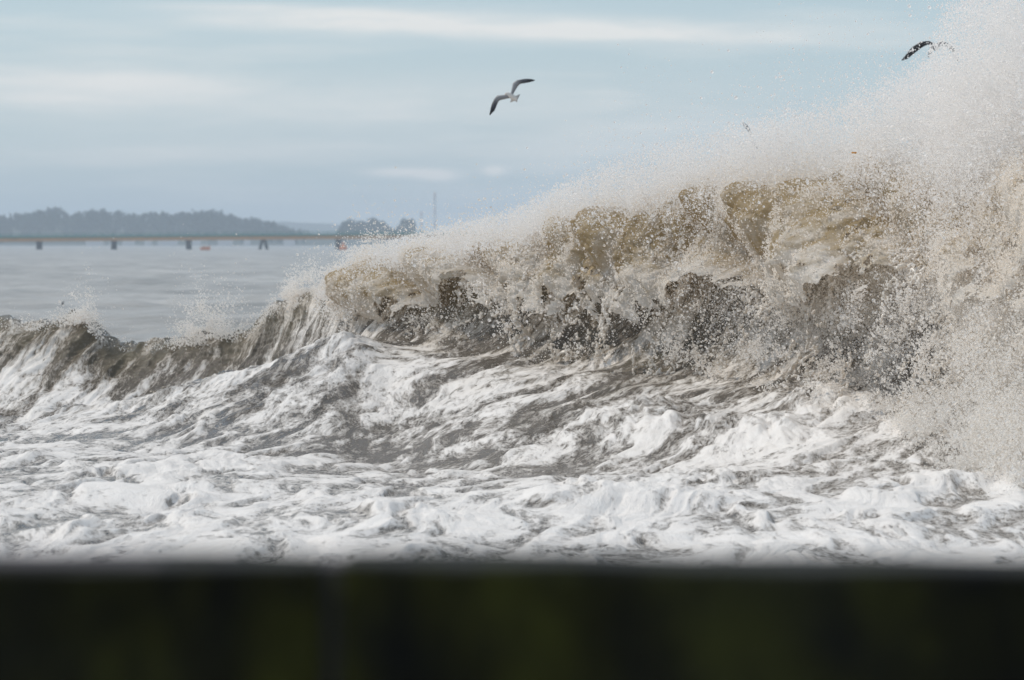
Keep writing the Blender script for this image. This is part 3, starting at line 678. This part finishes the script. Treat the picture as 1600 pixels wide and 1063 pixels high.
for (p, w, ytop, lab) in ((542, 34, 341, 'broad hazy tree on the far shore nearest the headland'), (578, 56, 340, 'widest hazy tree clump on the far shore between two smaller trees'),
                          (606, 22, 351, 'smallest low hazy tree on the far shore'), (633, 32, 343, 'lone hazy tree on the far shore beside the masts')):
    y = SH + 60; x = PX(p, y); zt_ = PZ(ytop, y); rx = w / 2 / F * y; tr = link('far_tree', None, label=lab, category='tree', group='trees on the far shore'); tr.location = (x, y, 1)
    v = np.concatenate([leafy(620, r.uniform(-.75, .75) * rx, zt_ - 1 - (zt_ - 1) * r.uniform(.32, .66), rx * r.uniform(.35, .6), (zt_ - 1) * r.uniform(.24, .36), rx * .6, int(p) + k, 0, .75) for k in range(7)])
    link('crown', leaf_mesh('crown', v, M_TREE), tr)
    bm = bmesh.new(); bmesh.ops.create_cone(bm, cap_ends=True, segments=8, radius1=.6, radius2=.25, depth=zt_ * .7)
    for v_ in bm.verts: v_.co.z += zt_ * .35 - 1.5
    bm_obj('trunk', bm, M_TRUNK, tr)
# masts
M_MAST = simple('red_white_mast', (0.42, 0.26, 0.25)); M_MASTW = simple('mast_white', (0.6, 0.58, 0.58))
for (p, ytop, w, lab) in ((679.5, 300, 1.25, 'tall thin red and white mast on the far shore'), (658.5, 331, .7, 'short thin mast beside the taller one on the far shore')):
    y = SH + 70; zt_ = PZ(ytop, y); ms = link('mast', None, label=lab, category='mast', group='masts on the far shore'); ms.location = (PX(p, y), y, 1)
    for k in range(7):
        bm = bmesh.new(); hh = (zt_ - 1) / 7
        ww = w * (1 - .06 * k)
        for sx, sy in ((-1, -1), (1, -1), (1, 1), (-1, 1)): box_bm(bm, sx * ww / 2 - .16, sx * ww / 2 + .16, sy * ww / 2 - .16, sy * ww / 2 + .16, k * hh, (k + 1) * hh)
        for q in range(4): box_bm(bm, -ww / 2 - .1, ww / 2 + .1, -ww / 2 - .1, ww / 2 + .1, k * hh + q * hh / 4, k * hh + q * hh / 4 + .18)
        bm_obj('mast_section', bm, M_MAST if k % 2 == 0 else M_MASTW, ms)
# far buildings on the shore strip
M_PALE, M_ROOF = simple('pale_siding', (0.62, 0.6, 0.6), .7, .1), simple('grey_roof', (0.25, 0.24, 0.25))
for i, (p, w, h_) in enumerate(((148, 26, 3.2), (176, 8, 4.2), (201, 18, 3.0), (232, 10, 4.0), (262, 30, 3.4), (306, 14, 3.2), (352, 22, 3.0), (386, 9, 4.2), (452, 16, 3.0))):
    y = SH - 12; bl = link('far_building', None, label='small pale building on the far shore seen beneath the pier', category='building', group='buildings on the far shore'); bl.location = (PX(p, y), y, 0)
    W = w / F * y
    bm = bmesh.new(); box_bm(bm, -W / 2, W / 2, -4, 4, -.5, h_); bm_obj('wall', bm, M_PALE, bl)
    bm = bmesh.new()
    vs = [bm.verts.new(c) for c in ((-W / 2 - .3, -4.4, h_ + .01), (W / 2 + .3, -4.4, h_ + .01), (W / 2 + .3, 4.4, h_ + .01), (-W / 2 - .3, 4.4, h_ + .01), (-W / 2 - .3, 0, h_ + 1.4), (W / 2 + .3, 0, h_ + 1.4))]
    for f in ((0, 1, 5, 4), (2, 3, 4, 5), (0, 4, 3), (1, 2, 5), (3, 2, 1, 0)): bm.faces.new([vs[q] for q in f])
    bm_obj('roof', bm, M_ROOF, bl)
# boat and buoy near the pier
def hull(L, B, D, m, parent, name='hull'):
    bm = bmesh.new(); rings = []
    for f in np.linspace(-1, 1, 11):
        b_ = B / 2 * (1 - max(0, f) ** 2.2 * .97) * (1 - .15 * max(0, -f)); k = .35 * max(0, f) ** 2
        rings.append([bm.verts.new((f * L / 2, s * b_, z)) for s, z in ((-1, D + k), (-.8, .1), (0, -.3), (.8, .1), (1, D + k))])
    for A, Bq in zip(rings[:-1], rings[1:]):
        for q in range(4): bm.faces.new((A[q], Bq[q], Bq[q + 1], A[q + 1]))
        bm.faces.new((A[4], Bq[4], Bq[0], A[0]))
    bm.faces.new(rings[0]); bm.faces.new(rings[-1][::-1]); bmesh.ops.recalc_face_normals(bm, faces=bm.faces)
    return bm_obj(name, bm, m, parent)
M_ORANGE, M_WHITE = simple('orange_paint', (0.75, 0.25, 0.09)), simple('white_paint', (.75, .75, .73))
bo = link('small_boat', None, label='small orange boat with pale upper works floating beneath the pier', category='boat'); bo.location = (PX(321, 1300), 1300, 0)
hull(2.6, 1.4, .75, M_ORANGE, bo)
bm = bmesh.new(); box_bm(bm, -.9, .35, -.45, .45, .76, 1.5, .06); bm_obj('cabin', bm, M_WHITE, bo)
bm = bmesh.new(); box_bm(bm, -.85, -.78, -.04, .04, 1.5, 3.0); box_bm(bm, .2, .27, -.04, .04, 1.5, 2.6); box_bm(bm, -.85, .27, -.03, .03, 2.5, 2.58); bm_obj('mast_frame', bm, M_WHITE, bo)
bu = link('buoy', None, label='orange buoy floating beside a dark pier pile', category='buoy'); bu.location = (PX(536.5, 1300), 1300, 0)
bm = bmesh.new(); prev = None
for z, rr_ in ((-.4, .7), (.1, .95), (.8, .95), (1.1, .7), (1.2, .35), (2.2, .16), (2.25, .02)):
    ring = [bm.verts.new((rr_ * math.cos(q * math.pi / 8), rr_ * math.sin(q * math.pi / 8), z)) for q in range(16)]
    if prev:
        for q in range(16): bm.faces.new((prev[q], prev[(q + 1) % 16], ring[(q + 1) % 16], ring[q]))
    prev = ring
bm.faces.new(prev); bm_obj('float', bm, M_ORANGE, bu)

# ------------------------------------------------------------------ gulls
def bird_mat():
    m = mat('gull_plumage'); t = NT(m); c = t.new('ShaderNodeVertexColor', layer_name='plumage').outputs['Color']
    v = t.mix(t.noise(25, 3), (0.8, 0.8, 0.8, 1), (1, 1, 1, 1)); c = t.mix(1.0, c, v, bt='MULTIPLY')
    p = t.new('ShaderNodeBsdfPrincipled', i_Base_Color=c, i_Roughness=.75); t.out(p.outputs[0]); return m
M_BIRD = bird_mat()
WHITE, GREY, SLATE, BLACK, BEAK = (.72, .68, .64), (.30, .30, .31), (.06, .06, .075), (.008, .008, .014), (.55, .3, .06)
def gull(label, dist, cen, zoom, body, lw, rw, tail, dark=False, group='gulls over the surf', sx=1.0):
    """outlines in zoomed photo pixels (zoom per photo pixel), laid in the bird's own wing plane; bodies get real thickness"""
    sc_ = dist / F / zoom; cx, cz = cen
    verts, faces, cols = [], [], []
    def add(v, c): verts.append(v); cols.append(c); return len(verts) - 1
    def P(q, dy=0.0): return ((q[0] - cx) * sc_, dy, -(q[1] - cz) * sc_)
    def wing(lead, trail, sgn):
        n = 14; L = np.array(lead, float); R = np.array(trail, float)
        def res(A):
            s = np.concatenate([[0], np.cumsum(np.linalg.norm(np.diff(A, axis=0), axis=1))]); q = np.linspace(0, s[-1], n); return np.stack([np.interp(q, s, A[:, 0]), np.interp(q, s, A[:, 1])], 1)
        L, R = res(L), res(R); prev = None
        for i in range(n):
            f = i / (n - 1); th = .022 * (1 - f) + .004; dy = -0.10 * sgn * f + 0.03 * math.sin(f * 3.1)
            c = tuple(np.array(GREY if not dark else dark) * (1 - sstep(.35, .6, f)) + np.array((SLATE if f < .7 else BLACK) if not dark else dark) * sstep(.35, .6, f))
            c2 = tuple(np.array(c) * .7); mid = (L[i] + R[i]) / 2 * .6 + L[i] * .4
            ring = [add(P(L[i], dy), c), add(P(mid, dy - th), c), add(P(R[i], dy), c2), add(P(mid, dy + th * .6), c)]
            if prev:
                for k in range(4): faces.append((prev[k], prev[(k + 1) % 4], ring[(k + 1) % 4], ring[k]))
            prev = ring
        faces.append(tuple(prev))
    def loft(pts, wd):
        prev = None
        for i, ((q, rr), (bx, bz, by)) in enumerate(zip(pts, wd)):
            ring = []
            a0 = np.array(pts[max(0, i - 1)][0], float); a1 = np.array(pts[min(len(pts) - 1, i + 1)][0], float); dr = a1 - a0; dr /= np.linalg.norm(dr); nr = np.array([-dr[1], dr[0]])
            for k in range(10):
                an = k * math.pi / 5; qq = np.array(q, float) + nr * rr * math.cos(an)
                ring.append(add(P(qq, by + rr * sc_ * math.sin(an) * 1.0), (bx, bz[0], bz[1]) if isinstance(bz, tuple) else bx))
            if prev:
                for k in range(10): faces.append((prev[k], prev[(k + 1) % 10], ring[(k + 1) % 10], ring[k]))
            else: faces.append(tuple(ring[::-1]))
            prev = ring
        faces.append(tuple(prev))
    bodycol = WHITE if not dark else tuple(c * 2 for c in dark)
    loft([(q, rr) for q, rr in body], [((BEAK if (i == 0) else bodycol), None, -0.02 + 0.05 * i / len(body)) for i in range(len(body))])
    wing(*lw, 1); wing(*rw, -1)
    tv = [add(P(q, 0.03 + (.012 if k % 2 else -.002)), tuple(np.array(bodycol) * .85)) for k, q in enumerate(tail)]
    tv2 = [add(P(q, 0.055), tuple(np.array(bodycol) * .85)) for q in tail]
    faces.append(tuple(tv)); faces.append(tuple(tv2[::-1]))
    for k in range(len(tail)): faces.append((tv[k], tv2[k], tv2[(k + 1) % len(tail)], tv[(k + 1) % len(tail)]))
    me = bpy.data.meshes.new('gull'); me.from_pydata(verts, [], faces); ca = me.color_attributes.new('plumage', 'FLOAT_COLOR', 'POINT')
    ca.data.foreach_set('color', np.array([(*c, 1) for c in cols], np.float32).ravel()); me.materials.append(M_BIRD)
    me.polygons.foreach_set('use_smooth', np.ones(len(me.polygons), bool))
    o = link('gull', me, None, label=label, category='gull', group=group); return o
def place(o, px, py, d): o.location = (PX(px, d), d, PZ(py, d))
g1 = gull('white gull with black wing tips banking in clear sky', 82, (640, 540), 10.63,
          [((522, 508), 3), ((535, 500), 16), ((560, 497), 28), ((600, 520), 40), ((640, 545), 46), ((680, 572), 36), ((715, 600), 16)],
          ([(560, 500), (520, 515), (380, 530), (335, 600), (292, 700), (262, 850)], [(600, 570), (580, 575), (430, 608), (400, 655), (350, 780), (270, 862)]),
          ([(615, 490), (628, 440), (655, 315), (720, 272), (850, 248), (960, 250), (1020, 267)], [(655, 510), (672, 480), (738, 365), (780, 332), (900, 312), (985, 292), (1022, 271)]),
          [(660, 545), (775, 500), (755, 545), (728, 600), (722, 640), (690, 615), (660, 625), (606, 645), (620, 590)])
place(g1, 740 + 640 / 10.63, 100 + 540 / 10.63, 82)
g2 = gull('dark gull with arched wings half veiled by wind-blown spray', 80, (800, 340), 10.0,
          [((905, 345), 3), ((885, 345), 14), ((850, 350), 30), ((800, 352), 44), ((760, 362), 40), ((730, 400), 26), ((715, 430), 14)],
          ([(800, 285), (700, 243), (570, 262), (440, 345), (340, 465), (272, 548)], [(775, 345), (690, 300), (590, 352), (480, 440), (362, 532), (278, 556)]),
          ([(820, 300), (880, 238), (1000, 275), (1100, 335), (1160, 450), (1190, 570)], [(850, 350), (890, 320), (1000, 338), (1080, 420), (1120, 510), (1185, 575)]),
          [(735, 395), (760, 430), (730, 455), (705, 505), (695, 500), (705, 430)], (.008, .008, .012))
place(g2, 1380 + 80, 40 + 34, 80)
g3 = gull('dim gull almost lost behind the thick spray', 78, (560, 640), 11.81,
          [((640, 600), 3), ((620, 606), 16), ((590, 620), 30), ((560, 640), 38), ((530, 668), 28), ((510, 690), 14)],
          ([(545, 620), (500, 520), (440, 400), (370, 330), (350, 255)], [(580, 640), (540, 520), (500, 400), (450, 320), (356, 250)]),
          ([(570, 640), (640, 700), (720, 720), (790, 790), (820, 860)], [(550, 670), (620, 740), (700, 770), (770, 820), (822, 866)]),
          [(530, 660), (545, 690), (500, 730), (470, 735), (485, 690)], (.16, .16, .165))  # plumage lightened, so part of the spray's veil is in the colour
place(g3, 1130 + 560 / 11.81, 170 + 640 / 11.81, 78)
def sitting(px, py, L, label, wingup=0.0):
    d = H * F / (py - HOR); bm = bmesh.new(); rings = []
    for f, w, z, hh in ((-.5, .01, .12, .01), (-.36, .10, .09, .07), (-.1, .17, .08, .12), (.15, .16, .09, .13), (.32, .10, .14, .10), (.36, .06, .24, .07), (.40, .07, .32, .065), (.47, .05, .33, .05), (.52, .012, .315, .012), (.6, .004, .31, .006)):
        rings.append([bm.verts.new((f * L, w * L * math.cos(k * math.pi / 5), (z + hh * math.sin(k * math.pi / 5)) * L)) for k in range(10)])
    for A, B in zip(rings[:-1], rings[1:]):
        for k in range(10): bm.faces.new((A[k], B[k], B[(k + 1) % 10], A[(k + 1) % 10]))
    bm.faces.new(rings[0]); bm.faces.new(rings[-1][::-1])
    if wingup:
        for s in (-1, 1):
            q = [(.15, s * .12, .15), (-.2, s * .12, .15), (-.05, s * .30, .15 + wingup), (.12, s * .30, .15 + wingup), (.22, s * .42, .15 + wingup * 1.5)]
            v = [bm.verts.new(Vector(c) * L) for c in q]; v2 = [bm.verts.new((Vector(c) + Vector((0, 0, .02))) * L) for c in q]
            for fs in ((0, 1, 2, 3), (3, 2, 4)): bm.faces.new([v[k] for k in fs]); bm.faces.new([v2[k] for k in fs][::-1])
            for a_, b_ in ((0, 1), (1, 2), (2, 4), (4, 3), (3, 0)): bm.faces.new((v[a_], v2[a_], v2[b_], v[b_]))
    bmesh.ops.recalc_face_normals(bm, faces=bm.faces)
    o = bm_obj('sea_bird', bm, simple('dark_plumage', (.04, .04, .045)), None, True, label=label, category='bird', group='birds on the water')
    o.location = (PX(px, d), d, -.06); return o
sitting(20.5, 466, .26, 'tiny dark bird resting on the open water')
sitting(97, 482, .30, 'small dark bird lifting its wings off the open water', .55)
# a scrap of orange weed tossed in the spray
bm = bmesh.new(); y = 47.0
vs = [(-.05, 0, 0), (-.02, .01, .018), (.0, 0, .008), (.03, -.01, .016), (.055, 0, .0), (.03, .01, -.018), (.0, 0, -.012), (-.03, 0, -.014)]
A = [bm.verts.new(v) for v in vs]; B = [bm.verts.new((v[0], v[1] + .015, v[2])) for v in vs]; bm.faces.new(A); bm.faces.new(B[::-1])
for k in range(8): bm.faces.new((A[k], B[k], B[(k + 1) % 8], A[(k + 1) % 8]))
bmesh.ops.recalc_face_normals(bm, faces=bm.faces)
o = bm_obj('weed_scrap', bm, simple('orange_weed', (.65, .28, .02)), None, label='small scrap of orange weed tossed up in the spray', category='seaweed'); o.location = (PX(1334, y), y, PZ(239, y))

o.scale = (.55, .55, .55)
# ------------------------------------------------------------------ haze over the bay
bm = bmesh.new(); box_bm(bm, -3500, 3500, -60, 9000, -2.6, 60)
me = bpy.data.meshes.new('haze'); bm.to_mesh(me); bm.free(); hz = link('haze', me, None, kind='stuff')
m = mat('haze'); t = NT(m); v = t.new('ShaderNodeVolumePrincipled'); v.inputs['Color'].default_value = (0.70, 0.81, 0.93, 1); v.inputs['Density'].default_value = 0.00026; v.inputs['Anisotropy'].default_value = 0.1
t.out(None, v.outputs[0]); me.materials.append(m)
